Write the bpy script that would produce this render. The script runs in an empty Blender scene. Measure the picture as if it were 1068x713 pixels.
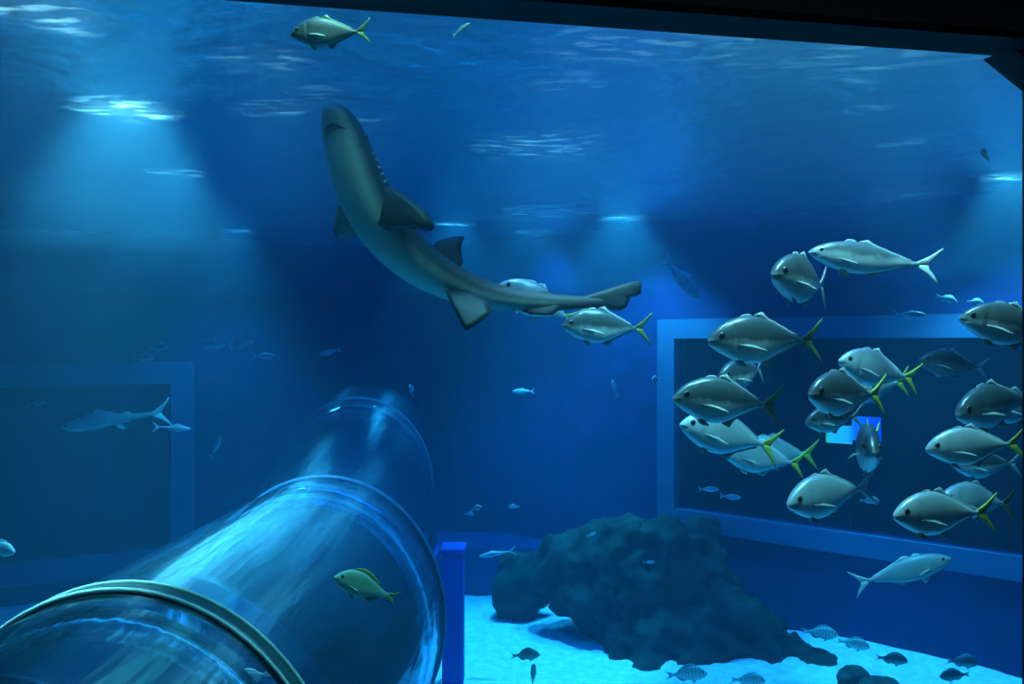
import bpy, bmesh, math, random
from mathutils import Vector, Matrix, noise

random.seed(7)
sc = bpy.context.scene
COL = sc.collection
PI = math.pi
EYE = 4.0            # eye height above the tank floor
F = 900.0            # focal length in pixels (1068 px wide frame)
CX, CY = 534.0, 356.5
SURF = EYE + 1.70    # water level

# ------------------------------------------------------------------ helpers
def at(px, py, d):
    """Point in the tank that lies at depth d behind a spot of the photo."""
    return Vector(((px - CX) / F * d, d, EYE - (py - CY) / F * d))

def lerp(table, u):
    if u <= table[0][0]: return table[0][1]
    for (a, va), (b, vb) in zip(table, table[1:]):
        if u <= b:
            t = (u - a) / (b - a); t = t * t * (3 - 2 * t) * .35 + t * .65
            return va + (vb - va) * t
    return table[-1][1]

def tag(o, label=None, cat=None, group=None, kind=None):
    if label: o['label'] = label
    if cat: o['category'] = cat
    if group: o['group'] = group
    if kind: o['kind'] = kind
    return o

def link(name, me, parent=None):
    o = bpy.data.objects.new(name, me); COL.objects.link(o)
    if parent: o.parent = parent
    return o

def mesh(name, verts, faces, mats, smooth=True):
    me = bpy.data.meshes.new(name)
    me.from_pydata([tuple(v) for v in verts], [], faces)
    for m in (mats if isinstance(mats, (list, tuple)) else [mats]): me.materials.append(m)
    me.validate()
    bm = bmesh.new(); bm.from_mesh(me)
    bmesh.ops.recalc_face_normals(bm, faces=bm.faces[:]); bm.to_mesh(me); bm.free()
    me.polygons.foreach_set('use_smooth', [smooth] * len(me.polygons))
    return me

def empty(name, loc=(0, 0, 0)):
    o = bpy.data.objects.new(name, None); COL.objects.link(o); o.location = loc
    o.empty_display_size = .1
    return o

class MB:
    """Collects boxes and prisms into one mesh."""
    def __init__(s): s.v, s.f = [], []
    def add(s, vs, fs):
        b = len(s.v); s.v += [Vector(v) for v in vs]; s.f += [tuple(i + b for i in f) for f in fs]
    def box(s, o, ax, ay, az):
        o, ax, ay, az = map(Vector, (o, ax, ay, az))
        s.add([o, o + ax, o + ax + ay, o + ay, o + az, o + ax + az, o + ax + ay + az, o + ay + az],
              [(0, 3, 2, 1), (4, 5, 6, 7), (0, 1, 5, 4), (1, 2, 6, 5), (2, 3, 7, 6), (3, 0, 4, 7)])
    def pillow(s, pts, t, normal=None, inset=.4):
        """A thin fin: sharp rim, thicker middle."""
        pts = [Vector(p) for p in pts]
        n = len(pts); c = sum(pts, Vector()) / n
        if normal is None:
            normal = Vector()
            for i in range(n): normal += (pts[i] - c).cross(pts[(i + 1) % n] - c)
        normal = Vector(normal).normalized()
        ins = [p.lerp(c, inset) for p in pts]
        s.add(pts + [p + normal * t for p in ins] + [p - normal * t for p in ins] + [c + normal * t, c - normal * t],
              [(i, (i + 1) % n, n + (i + 1) % n, n + i) for i in range(n)] +
              [((i + 1) % n, i, 2 * n + i, 2 * n + (i + 1) % n) for i in range(n)] +
              [(n + i, n + (i + 1) % n, 3 * n) for i in range(n)] +
              [(2 * n + (i + 1) % n, 2 * n + i, 3 * n + 1) for i in range(n)])
    def loft(s, rings, cap=True):
        n = len(rings[0]); v = [p for r in rings for p in r]; f = []
        for k in range(len(rings) - 1):
            for i in range(n):
                j = (i + 1) % n
                f.append((k * n + i, k * n + j, (k + 1) * n + j, (k + 1) * n + i))
        if cap:
            f.append(tuple(range(n - 1, -1, -1))); f.append(tuple((len(rings) - 1) * n + i for i in range(n)))
        s.add(v, f)
    def ball(s, c, r, sq=(1, 1, 1), n=14, m=9):
        c = Vector(c); rings = []
        for k in range(m):
            a = -PI / 2 + PI * (k + .5) / m
            rings.append([c + Vector((r * sq[0] * math.cos(a) * math.cos(2 * PI * i / n), r * sq[1] * math.sin(a),
                                      r * sq[2] * math.cos(a) * math.sin(2 * PI * i / n))) for i in range(n)])
        s.loft(rings)
    def mesh(s, name, mats, smooth=True): return mesh(name, s.v, s.f, mats, smooth)
    def build(s, name, mats, parent=None, smooth=True): return link(name, s.mesh(name, mats, smooth), parent)

# ------------------------------------------------------------------ materials
def mat(name):
    m = bpy.data.materials.new(name); m.use_nodes = True
    nt = m.node_tree; nt.nodes.clear()
    out = nt.nodes.new('ShaderNodeOutputMaterial')
    return m, nt, out

def N(nt, typ, **kw):
    n = nt.nodes.new(typ)
    for k, v in kw.items():
        if k.startswith('i_'): n.inputs[k[2:].replace('_', ' ')].default_value = v
        else: setattr(n, k, v)
    return n

def ramp(nt, stops):
    r = nt.nodes.new('ShaderNodeValToRGB')
    el = r.color_ramp.elements
    while len(el) < len(stops): el.new(.5)
    for e, (p, c) in zip(el, stops): e.position = p; e.color = (*c, 1)
    return r

def plain(name, col, rough=.6, metal=0., spec=.4, bump=0., scale=20., var=.15):
    m, nt, out = mat(name)
    b = N(nt, 'ShaderNodeBsdfPrincipled', i_Roughness=rough, i_Metallic=metal)
    b.inputs['Specular IOR Level'].default_value = spec
    tc = N(nt, 'ShaderNodeTexCoord'); ns = N(nt, 'ShaderNodeTexNoise', i_Scale=scale, i_Detail=4.)
    nt.links.new(tc.outputs['Object'], ns.inputs['Vector'])
    r = ramp(nt, [(.3, [c * (1 - var) for c in col]), (.7, [min(1, c * (1 + var)) for c in col])])
    nt.links.new(ns.outputs['Fac'], r.inputs['Fac']); nt.links.new(r.outputs['Color'], b.inputs['Base Color'])
    if bump:
        bp = N(nt, 'ShaderNodeBump', i_Strength=bump, i_Distance=.02)
        nt.links.new(ns.outputs['Fac'], bp.inputs['Height']); nt.links.new(bp.outputs['Normal'], b.inputs['Normal'])
    nt.links.new(b.outputs[0], out.inputs['Surface'])
    return m

def fish_skin(name, back, belly, lo=-.06, hi=.06, metal=.15, rough=.31, bars=0., mottled=.12):
    """Counter-shaded skin: the back colour and the belly colour of the animal itself."""
    m, nt, out = mat(name)
    b = N(nt, 'ShaderNodeBsdfPrincipled', i_Roughness=rough, i_Metallic=metal)
    tc = N(nt, 'ShaderNodeTexCoord'); sp = N(nt, 'ShaderNodeSeparateXYZ')
    nt.links.new(tc.outputs['Object'], sp.inputs[0])
    ns = N(nt, 'ShaderNodeTexNoise', i_Scale=9., i_Detail=5.)
    nt.links.new(tc.outputs['Object'], ns.inputs['Vector'])
    ad = N(nt, 'ShaderNodeMath', operation='MULTIPLY_ADD'); ad.inputs[1].default_value = mottled; ad.inputs[2].default_value = -mottled / 2
    nt.links.new(ns.outputs['Fac'], ad.inputs[0])
    s2 = N(nt, 'ShaderNodeMath', operation='ADD'); nt.links.new(ad.outputs[0], s2.inputs[0]); nt.links.new(sp.outputs['Z'], s2.inputs[1])
    mr = N(nt, 'ShaderNodeMapRange'); mr.inputs['From Min'].default_value = lo; mr.inputs['From Max'].default_value = hi
    nt.links.new(s2.outputs[0], mr.inputs['Value'])
    mid = [(x * .45 + y * .55) for x, y in zip(back, belly)]
    r = ramp(nt, [(0, belly), (.5, mid), (1, back)])
    nt.links.new(mr.outputs[0], r.inputs['Fac'])
    col = r.outputs['Color']
    if bars:
        wv = N(nt, 'ShaderNodeTexWave', i_Scale=bars, i_Distortion=1.2, i_Detail=1.); wv.bands_direction = 'X'
        nt.links.new(tc.outputs['Object'], wv.inputs['Vector'])
        mx = N(nt, 'ShaderNodeMix', data_type='RGBA', blend_type='MULTIPLY')
        mx.inputs['Factor'].default_value = .3
        nt.links.new(col, mx.inputs['A']); nt.links.new(wv.outputs['Color'], mx.inputs['B']); col = mx.outputs['Result']
    nt.links.new(col, b.inputs['Base Color'])
    vo = N(nt, 'ShaderNodeTexVoronoi', i_Scale=70.)
    nt.links.new(tc.outputs['Object'], vo.inputs['Vector'])
    bp = N(nt, 'ShaderNodeBump', i_Strength=.12, i_Distance=.004)
    nt.links.new(vo.outputs['Distance'], bp.inputs['Height']); nt.links.new(bp.outputs['Normal'], b.inputs['Normal'])
    nt.links.new(b.outputs[0], out.inputs['Surface'])
    return m

def clear(name, tint, film, film_amt, ior, rough, bump=0., bscale=(1, 1, 1), sheen=0.):
    """Acrylic seen under water: mostly see-through, a faint film, mirror highlights."""
    m, nt, out = mat(name)
    tr = N(nt, 'ShaderNodeBsdfTransparent'); tr.inputs['Color'].default_value = (*tint, 1)
    df = N(nt, 'ShaderNodeBsdfDiffuse'); df.inputs['Color'].default_value = (*film, 1)
    gl = N(nt, 'ShaderNodeBsdfGlossy', i_Roughness=rough); gl.inputs['Color'].default_value = (.7, .95, 1, 1)
    fr = N(nt, 'ShaderNodeFresnel', i_IOR=ior)
    m1 = N(nt, 'ShaderNodeMixShader'); m1.inputs[0].default_value = film_amt
    m2 = N(nt, 'ShaderNodeMixShader')
    nt.links.new(tr.outputs[0], m1.inputs[1]); nt.links.new(df.outputs[0], m1.inputs[2])
    nt.links.new(fr.outputs[0], m2.inputs[0]); nt.links.new(m1.outputs[0], m2.inputs[1]); nt.links.new(gl.outputs[0], m2.inputs[2])
    if bump:
        tc = N(nt, 'ShaderNodeTexCoord'); mp = N(nt, 'ShaderNodeMapping'); mp.inputs['Scale'].default_value = bscale
        ns = N(nt, 'ShaderNodeTexNoise', i_Scale=3., i_Detail=3.)
        bp = N(nt, 'ShaderNodeBump', i_Strength=bump, i_Distance=.05)
        nt.links.new(tc.outputs['Object'], mp.inputs[0]); nt.links.new(mp.outputs[0], ns.inputs['Vector'])
        nt.links.new(ns.outputs['Fac'], bp.inputs['Height'])
        nt.links.new(bp.outputs['Normal'], gl.inputs['Normal']); nt.links.new(bp.outputs['Normal'], fr.inputs['Normal'])
    last = m2
    if sheen:
        g2 = N(nt, 'ShaderNodeBsdfAnisotropic', i_Roughness=.42, i_Anisotropy=.65) if hasattr(bpy.types, 'ShaderNodeBsdfAnisotropic') else N(nt, 'ShaderNodeBsdfGlossy', i_Roughness=.42, i_Anisotropy=.65)
        tg = N(nt, 'ShaderNodeTangent', direction_type='RADIAL', axis='Y'); nt.links.new(tg.outputs[0], g2.inputs['Tangent']); m3 = N(nt, 'ShaderNodeMixShader'); m3.inputs[0].default_value = sheen; g2.inputs['Color'].default_value = (.5, .9, 1, 1)
        if bump: nt.links.new(bp.outputs['Normal'], g2.inputs['Normal'])
        nt.links.new(m2.outputs[0], m3.inputs[1]); nt.links.new(g2.outputs[0], m3.inputs[2]); last = m3
    nt.links.new(last.outputs[0], out.inputs['Surface'])
    return m

M = {}
M['wall'] = plain('blue_tank_wall', (.003, .022, .115), .7, bump=.2, scale=3, var=.25)
M['frame'] = plain('pale_window_frame', (.06, .15, .25), .5, scale=2, var=.08)
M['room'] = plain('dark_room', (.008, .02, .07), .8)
M['sand'] = plain('white_sand', (.78, .80, .74), .95, spec=.1, bump=.9, scale=9, var=.16)
M['rock'] = plain('algae_rock', (.022, .035, .024), .95, spec=.1, bump=1., scale=4, var=.55)
M['pebble'] = plain('dark_boulder', (.05, .06, .045), .95, spec=.1, bump=1., scale=9, var=.5)
M['black'] = plain('black_paint', (.010, .012, .013), .6, spec=.2)
M['header'] = plain('dark_header', (.05, .075, .075), .35, spec=.4)
M['blue'] = plain('deep_blue_paint', (.02, .06, .42), .6)
M['acrylic'] = clear('acrylic_tube', (.955, .975, .985), (.2, .5, .65), .02, 1.28, .07, .25, (3, .4, 3), .04)
M['joint'] = plain('green_joint', (.015, .05, .04), .4)
M['ridge'] = plain('pale_ridge', (.34, .42, .34), .3)
M['pane'] = clear('acrylic_pane', (.985, .99, .99), (.3, .5, .6), .004, 1.05, .02)
M['trev'] = fish_skin('trevally_skin', (.06, .085, .085), (.66, .74, .70), -.07, .02)
M['silver'] = fish_skin('silver_trevally_skin', (.36, .42, .40), (.66, .72, .68), -.05, .16, .25, .32)  # lighter back carries the light falling on these fish from above
M['jack'] = fish_skin('slim_jack_skin', (.10, .13, .14), (.66, .72, .70), -.05, .05)
M['dark'] = fish_skin('dark_fish_skin', (.035, .05, .05), (.22, .27, .25), -.15, .05, .1, .5)
M['far'] = fish_skin('pale_reef_fish_skin', (.22, .30, .30), (.55, .62, .60), -.1, .1, .1, .45)
M['bream'] = fish_skin('bream_skin', (.42, .48, .38), (.80, .82, .70), -.12, .12, .2, .45, bars=3.2)
M['olive'] = fish_skin('olive_fish_skin', (.14, .22, .12), (.26, .40, .22), -.1, .1, 0, .6)
M['cobia'] = fish_skin('slender_fish_skin', (.22, .34, .28), (.66, .74, .62), -.09, -.02, .05, .5)
M['yellow'] = plain('yellow_fin', (.45, .50, .05), .5, scale=40)
M['olivefin'] = plain('olive_fin', (.13, .18, .035), .5, scale=40)
M['greyfin'] = plain('grey_fin', (.28, .34, .32), .5, scale=40)
M['palefin'] = plain('pale_fin', (.62, .68, .62), .45, scale=40)
M['pectfin'] = plain('pectoral_fin', (.36, .42, .38), .5, scale=40)
M['eye'] = plain('shaded_iris', (.10, .12, .11), .25, .3)  # iris darkened to carry the shade of the eye socket
M['pupil'] = plain('black_pupil', (.006, .006, .006), .12)
M['slit'] = plain('pale_gill_edge', (.5, .5, .36), .6)
M['mouthline'] = plain('dark_mouth_line', (.02, .025, .025), .7)

# ------------------------------------------------------------------ the tank
P0 = Vector((-1.67, 16.0, 0)); DL = Vector((-.899, -.438, 0)); DR = Vector((.766, -.643, 0))
L1 = P0 + DL * 8.0; R1 = P0 + DR * 13.5
W0 = Vector((-1.11, 3.0, 0)); WD = Vector((3.26, .63, 0))           # the viewing window's plane
def wpt(s, z=0, off=0.):
    n = Vector((-WD.y, WD.x, 0)).normalized()
    return W0 + WD * s + n * off + Vector((0, 0, z))
R2 = wpt(2.886); L2 = wpt(-1.807)
FOOT = [P0, L1, L2, R2, R1]

def hit_t(px, P, D):
    k = (px - CX) / F
    return (k * P.y - P.x) / (D.x - k * D.y)

def wall_with_hole(name, P, D, t0, t1, h0, h1, z0, z1, top, th=.3):
    n = Vector((-D.y, D.x, 0)).normalized()
    if n.y < 0: n = -n
    b = MB()
    Z = Vector((0, 0, 1))
    b.box(P + D * t0, D * (h0 - t0), n * th, Z * top)
    b.box(P + D * h1, D * (t1 - h1), n * th, Z * top)
    b.box(P + D * h0, D * (h1 - h0), n * th, Z * z0)
    b.box(P + D * h0 + Z * z1, D * (h1 - h0), n * th, Z * (top - z1))
    o = b.build(name, M['wall'], smooth=False); tag(o, kind='structure')
    return n

def solid_wall(name, A, B, top, th=.3, m='wall'):
    d = (B - A); n = Vector((d.y, -d.x, 0)).normalized()
    c = sum(FOOT, Vector()) / 5
    if (A - c).dot(n) < 0: n = -n
    b = MB(); b.box(A, d, n * th, Vector((0, 0, top)))
    tag(b.build(name, M[m], smooth=False), kind='structure')

TOP = SURF + .5
# windows into other viewing rooms: (hole along the wall, bottom, top)
RW = (hit_t(705, P0, DR), 13.0, EYE - 2.42, EYE + .05)
LW = (hit_t(178, P0, DL), 7.7, EYE - 3.35, EYE - .68)
nR = wall_with_hole('wall_right', P0, DR, 0, 13.5, *RW, TOP)
nL = wall_with_hole('wall_left', P0, DL, 0, 8.0, *LW, TOP)
solid_wall('wall_east', R1, R2, TOP)
solid_wall('wall_west', L2, L1, TOP)

def far_window(name, P, D, n, h, fw, room_depth):
    h0, h1, z0, z1 = h
    Z = Vector((0, 0, 1)); root = empty(name, P + D * h0 + Z * z0); tag(root, kind='structure')
    inv = Matrix.Translation(-root.location)
    b = MB(); o = -n * .06; th = n * .16
    for (A, ax, az) in ((P + D * (h0 - fw) + Z * (z0 - fw), D * fw, Z * (z1 - z0 + 2 * fw)),
                        (P + D * h1 + Z * (z0 - fw), D * fw, Z * (z1 - z0 + 2 * fw)),
                        (P + D * h0 + Z * (z0 - fw), D * (h1 - h0), Z * fw),
                        (P + D * h0 + Z * z1, D * (h1 - h0), Z * fw)):
        b.box(A + o, ax, th, az)
    f = b.build('window_frame', M['frame'], root, False); f.data.transform(inv)
    b = MB(); b.box(P + D * h0 + Z * z0 + n * .12, D * (h1 - h0), n * .06, Z * (z1 - z0))
    p = b.build('pane', M['pane'], root, False); p.data.transform(inv)
    # the dim room behind the pane
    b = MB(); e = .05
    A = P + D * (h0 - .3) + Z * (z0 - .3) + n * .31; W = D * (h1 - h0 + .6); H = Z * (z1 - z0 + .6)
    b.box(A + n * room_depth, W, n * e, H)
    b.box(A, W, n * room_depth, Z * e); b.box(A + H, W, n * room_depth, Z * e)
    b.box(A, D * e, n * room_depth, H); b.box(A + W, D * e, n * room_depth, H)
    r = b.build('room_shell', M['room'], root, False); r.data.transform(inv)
    return root
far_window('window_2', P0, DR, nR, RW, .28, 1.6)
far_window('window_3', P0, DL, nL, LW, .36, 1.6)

# lit screen in the room behind the right window
def screen():
    m, nt, out = mat('lit_screen')
    tc = N(nt, 'ShaderNodeTexCoord'); sp = N(nt, 'ShaderNodeSeparateXYZ'); nt.links.new(tc.outputs['Object'], sp.inputs[0])
    mr = N(nt, 'ShaderNodeMapRange'); mr.inputs['From Min'].default_value = 0; mr.inputs['From Max'].default_value = .72
    nt.links.new(sp.outputs['X'], mr.inputs['Value'])
    r = ramp(nt, [(0, (.10, .75, .35)), (.08, (.12, .75, .85)), (.42, (.10, .62, .95)), (.55, (.02, .22, .95)), (1, (.01, .08, .85))])
    em = N(nt, 'ShaderNodeEmission'); em.inputs['Strength'].default_value = 1.5
    nt.links.new(mr.outputs[0], r.inputs['Fac']); nt.links.new(r.outputs['Color'], em.inputs['Color'])
    nt.links.new(em.outputs[0], out.inputs['Surface'])
    c = at(862, 461, 12.15)
    root = empty('display_screen', c)
    root.rotation_euler.z = math.atan2(DR.y, DR.x)
    b = MB(); b.box((0, -.02, 0), (.36, 0, 0), (0, .02, 0), (0, 0, .25)); b.box((.36, -.02, .06), (.38, 0, 0), (0, .02, 0), (0, 0, .33))
    b.build('panel', m, root, False)
    b = MB(); b.box((-.02, 0, -.02), (.78, 0, 0), (0, .04, 0), (0, 0, .43)); b.box((.3, 0, -1.15), (.06, 0, 0), (0, .04, 0), (0, 0, 1.14)); b.box((.15,-.1,-1.20),(.36,0,0),(0,.24,0),(0,0,.05))
    b.build('stand', M['black'], root, False)
    tag(root, 'small glowing cyan and blue screen in the room behind the right window', 'screen')
screen()

# sand floor
def sand_h(x, y):
    k = max(0, min(1, (x - 1.5) / 4.0)); k = k * k * (3 - 2 * k)
    k2 = max(0, min(1, (y - 8) / 3.0))
    return .30 * k * k2 + .05 * noise.noise(Vector((x * .8, y * .8, 0))) + .02 * noise.noise(Vector((x * 3, y * 3, 3)))
def inside(x, y, m=0):
    n = len(FOOT)
    for i in range(n):
        a, b = FOOT[i], FOOT[(i + 1) % n]
        if (b.x - a.x) * (y - a.y) - (b.y - a.y) * (x - a.x) < -m * (b - a).length: return False
    return True
nx, ny = 130, 110
vs = []; fs = []
for j in range(ny + 1):
    for i in range(nx + 1):
        x = -9.1 + 18 * i / nx; y = 1.7 + 14.6 * j / ny
        vs.append((x, y, sand_h(x, y)))
for j in range(ny):
    for i in range(nx):
        a = j * (nx + 1) + i
        x = -9.1 + 18 * (i + .5) / nx; y = 1.7 + 14.6 * (j + .5) / ny
        if inside(x, y, .12): fs.append((a, a + 1, a + nx + 2, a + nx + 1))
fl = link('floor', mesh('floor', vs, fs, M['sand'])); tag(fl, kind='structure')
fl.data.polygons.foreach_set('use_smooth', [True] * len(fl.data.polygons))
sd = fl.modifiers.new('thick', 'SOLIDIFY'); sd.thickness = .12; sd.offset = -1

# low blue ledge at the foot of the far corner
b = MB()
b.box((-3.2, 13.75, -.1), (4.6, -.25, 0), (.05, 1.2, 0), (0, 0, .85))
tag(b.build('trim_ledge', M['wall'], smooth=False), kind='structure')

# the water itself
def water():
    m, nt, out = mat('tank_water')
    sct = N(nt, 'ShaderNodeVolumeScatter'); sct.inputs['Color'].default_value = WS_COL; sct.inputs['Density'].default_value = WS_DEN
    sct.inputs['Anisotropy'].default_value = .25
    ab = N(nt, 'ShaderNodeVolumeAbsorption'); ab.inputs['Color'].default_value = WA_COL; ab.inputs['Density'].default_value = WA_DEN
    ad = N(nt, 'ShaderNodeAddShader')
    nt.links.new(sct.outputs[0], ad.inputs[0]); nt.links.new(ab.outputs[0], ad.inputs[1])
    nt.links.new(ad.outputs[0], out.inputs['Volume'])
    # extra haze layers added near the surface so beams glow there and fade below
    mats = [m]
    for i, den in enumerate((.013, .029)):
        mm, n2, o2 = mat('added_haze_%d' % i)
        q = N(n2, 'ShaderNodeVolumeScatter'); q.inputs['Color'].default_value = WS_COL; q.inputs['Density'].default_value = den
        q.inputs['Anisotropy'].default_value = .25
        n2.links.new(q.outputs[0], o2.inputs['Volume']); mats.append(mm)
    k = len(FOOT); c = sum(FOOT, Vector()) / k
    v, f, mi = [], [], []
    for i, (z0, z1, g) in enumerate(((-.06, SURF, 1.004), (SURF - 1.0, SURF - .006, .998), (SURF - .5, SURF - .012, .996))):
        pts = [c + (p - c) * g for p in FOOT]; n0 = len(v)
        v += [Vector((p.x, p.y, z0)) for p in pts] + [Vector((p.x, p.y, z1)) for p in pts]
        ff = [tuple(range(k)), tuple(range(2 * k - 1, k - 1, -1))] + [(j, (j + 1) % k, k + (j + 1) % k, k + j) for j in range(k)]
        f += [tuple(q + n0 for q in t) for t in ff]; mi += [i] * len(ff)
    me = bpy.data.meshes.new('water'); me.from_pydata([tuple(p) for p in v], [], f)
    for q in mats: me.materials.append(q)
    me.polygons.foreach_set('material_index', mi)
    bm = bmesh.new(); bm.from_mesh(me); bmesh.ops.recalc_face_normals(bm, faces=bm.faces[:]); bm.to_mesh(me); bm.free()
    o = link('water', me)
    tag(o, 'deep blue water filling the whole tank', 'water', kind='stuff')
WS_COL = (.20, .72, 1., 1); WS_DEN = .013
WA_COL = (.0, .735, .94, 1); WA_DEN = .32
water()

def water_surface():
    m, nt, out = mat('rippled_water_surface')
    tc = N(nt, 'ShaderNodeTexCoord'); mp = N(nt, 'ShaderNodeMapping'); mp.inputs['Scale'].default_value = (1, 1, 1)
    n1 = N(nt, 'ShaderNodeTexNoise', i_Scale=1.6, i_Detail=3.); n2 = N(nt, 'ShaderNodeTexNoise', i_Scale=6.5, i_Detail=3.)
    nt.links.new(tc.outputs['Object'], mp.inputs[0])
    for n in (n1, n2): nt.links.new(mp.outputs[0], n.inputs['Vector'])
    ma = N(nt, 'ShaderNodeMath', operation='MULTIPLY_ADD'); ma.inputs[1].default_value = .35
    nt.links.new(n2.outputs['Fac'], ma.inputs[0]); nt.links.new(n1.outputs['Fac'], ma.inputs[2])
    bp = N(nt, 'ShaderNodeBump', i_Strength=.7, i_Distance=.08); nt.links.new(ma.outputs[0], bp.inputs['Height'])
    fr = N(nt, 'ShaderNodeFresnel', i_IOR=1.33)
    tr = N(nt, 'ShaderNodeBsdfTransparent'); gl = N(nt, 'ShaderNodeBsdfGlossy', i_Roughness=.32)
    gl.inputs['Color'].default_value = (.95, .98, 1, 1)
    tl = N(nt, 'ShaderNodeBsdfTranslucent'); tl.inputs['Color'].default_value = (.75, .95, 1, 1)
    for n in (gl, tl): nt.links.new(bp.outputs['Normal'], n.inputs['Normal'])
    m1 = N(nt, 'ShaderNodeMixShader'); m2 = N(nt, 'ShaderNodeMixShader'); m2.inputs[0].default_value = .006
    nt.links.new(fr.outputs[0], m1.inputs[0]); nt.links.new(tr.outputs[0], m1.inputs[1]); nt.links.new(gl.outputs[0], m1.inputs[2])
    mp3 = N(nt, 'ShaderNodeMapping'); mp3.inputs['Scale'].default_value = (2.2, 6.5, 1)
    n3 = N(nt, 'ShaderNodeTexNoise', i_Scale=1.6, i_Detail=4.)  # streaks of extra translucency, put in as lamp glints on the ripples
    nt.links.new(tc.outputs['Object'], mp3.inputs[0]); nt.links.new(mp3.outputs[0], n3.inputs['Vector'])
    cr = N(nt, 'ShaderNodeMapRange'); cr.inputs['From Min'].default_value = .52; cr.inputs['From Max'].default_value = .72
    cr.inputs['To Min'].default_value = .002; cr.inputs['To Max'].default_value = .035
    nt.links.new(n3.outputs['Fac'], cr.inputs['Value']); nt.links.new(cr.outputs[0], m2.inputs[0])
    nt.links.new(m1.outputs[0], m2.inputs[1]); nt.links.new(tl.outputs[0], m2.inputs[2])
    nt.links.new(m2.outputs[0], out.inputs['Surface'])
    vs, fs = [], []; nx, ny = 120, 100
    for j in range(ny + 1):
        for i in range(nx + 1):
            x = -9.0 + 18 * i / nx; y = 1.7 + 14.6 * j / ny
            vs.append((x, y, SURF + .02 + .012 * noise.noise(Vector((x * 1.1, y * 1.4, 5)))))
    for j in range(ny):
        for i in range(nx):
            a = j * (nx + 1) + i
            x = -9.0 + 18 * (i + .5) / nx; y = 1.7 + 14.6 * (j + .5) / ny
            if inside(x, y, -.15): fs.append((a, a + 1, a + nx + 2, a + nx + 1))
    me = mesh('water_surface', vs, fs, m)
    for p in me.polygons[:1]:
        if p.normal.z < 0: me.flip_normals()
    o = link('water_surface', me)
    tag(o, 'rippled underside of the water surface across the top of the tank', 'water surface', kind='stuff')
water_surface()

# the viewing window we look through: dark header, jamb, corner gusset, pane
def viewing_window():
    nrm = Vector((-WD.y, WD.x, 0)).normalized(); Z = Vector((0, 0, 1))
    HZ = EYE + 1.195; SILL = EYE - 1.75
    root = empty('window_1', wpt(0, SILL)); tag(root, kind='structure'); inv = Matrix.Translation(-root.location)
    def put(bm, name, m):
        o = bm.build(name, M[m], root, False); o.data.transform(inv); return o
    s0, s1 = -1.3, 1.020
    def bar(z0, z1, o0, o1, a=s0, c=s1 + .3):
        b = MB(); b.box(wpt(a, z0, o0), WD * (c - a), nrm * (o1 - o0), Z * (z1 - z0)); return b
    put(bar(HZ, HZ + .03, -.20, .0), 'frame_lip', 'black')
    put(bar(HZ + .025, HZ + .05, -.22, -.12), 'frame_bead', 'header')
    put(bar(HZ + .045, HZ + .16, -.20, -.06), 'frame_rail', 'header')
    put(bar(HZ + .155, HZ + .75, -.26, -.06), 'frame_header', 'black')
    b = MB(); b.box(wpt(s1, SILL, -.08), WD * .3, nrm * .16, Z * (HZ + .05 - SILL)); put(b, 'frame_jamb', 'black')
    b = MB()
    tri = [wpt(s1 + .005, HZ + .01, -.08), wpt(s1 - .058, HZ + .01, -.08), wpt(s1 + .005, HZ - .125, -.08)]
    b.add(tri + [p + nrm * .16 for p in tri], [(0, 1, 2), (5, 4, 3), (0, 3, 4, 1), (1, 4, 5, 2), (2, 5, 3, 0)])
    put(b, 'corner_gusset', 'black')
    b = MB(); b.box(wpt(s0, SILL, -.03), WD * (s1 - s0), nrm * .05, Z * (HZ + .02 - SILL)); put(b, 'pane', 'pane')
    b = MB(); b.box(wpt(s0, SILL - .08, -.08), WD * (s1 + .3 - s0), nrm * .16, Z * .08); put(b, 'window_sill', 'black')
    # wall of the visitors' room round the window
    b = MB(); o0 = -.02
    b.box(wpt(-1.807, 0, -.32), WD * (s0 + 1.807), nrm * .3, Z * (TOP + .3)); b.box(wpt(s1 + .3, 0, -.32), WD * (2.886 - s1 - .3), nrm * .3, Z * (TOP + .3))
    b.box(wpt(s0, 0, -.32), WD * (s1 + .3 - s0), nrm * .3, Z * (SILL - .08)); b.box(wpt(s0, HZ + .75, -.32), WD * (s1 + .3 - s0), nrm * .3, Z * (TOP + .3 - HZ - .75))
    tag(b.build('wall_front', M['black'], smooth=False), kind='structure')
viewing_window()

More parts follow.
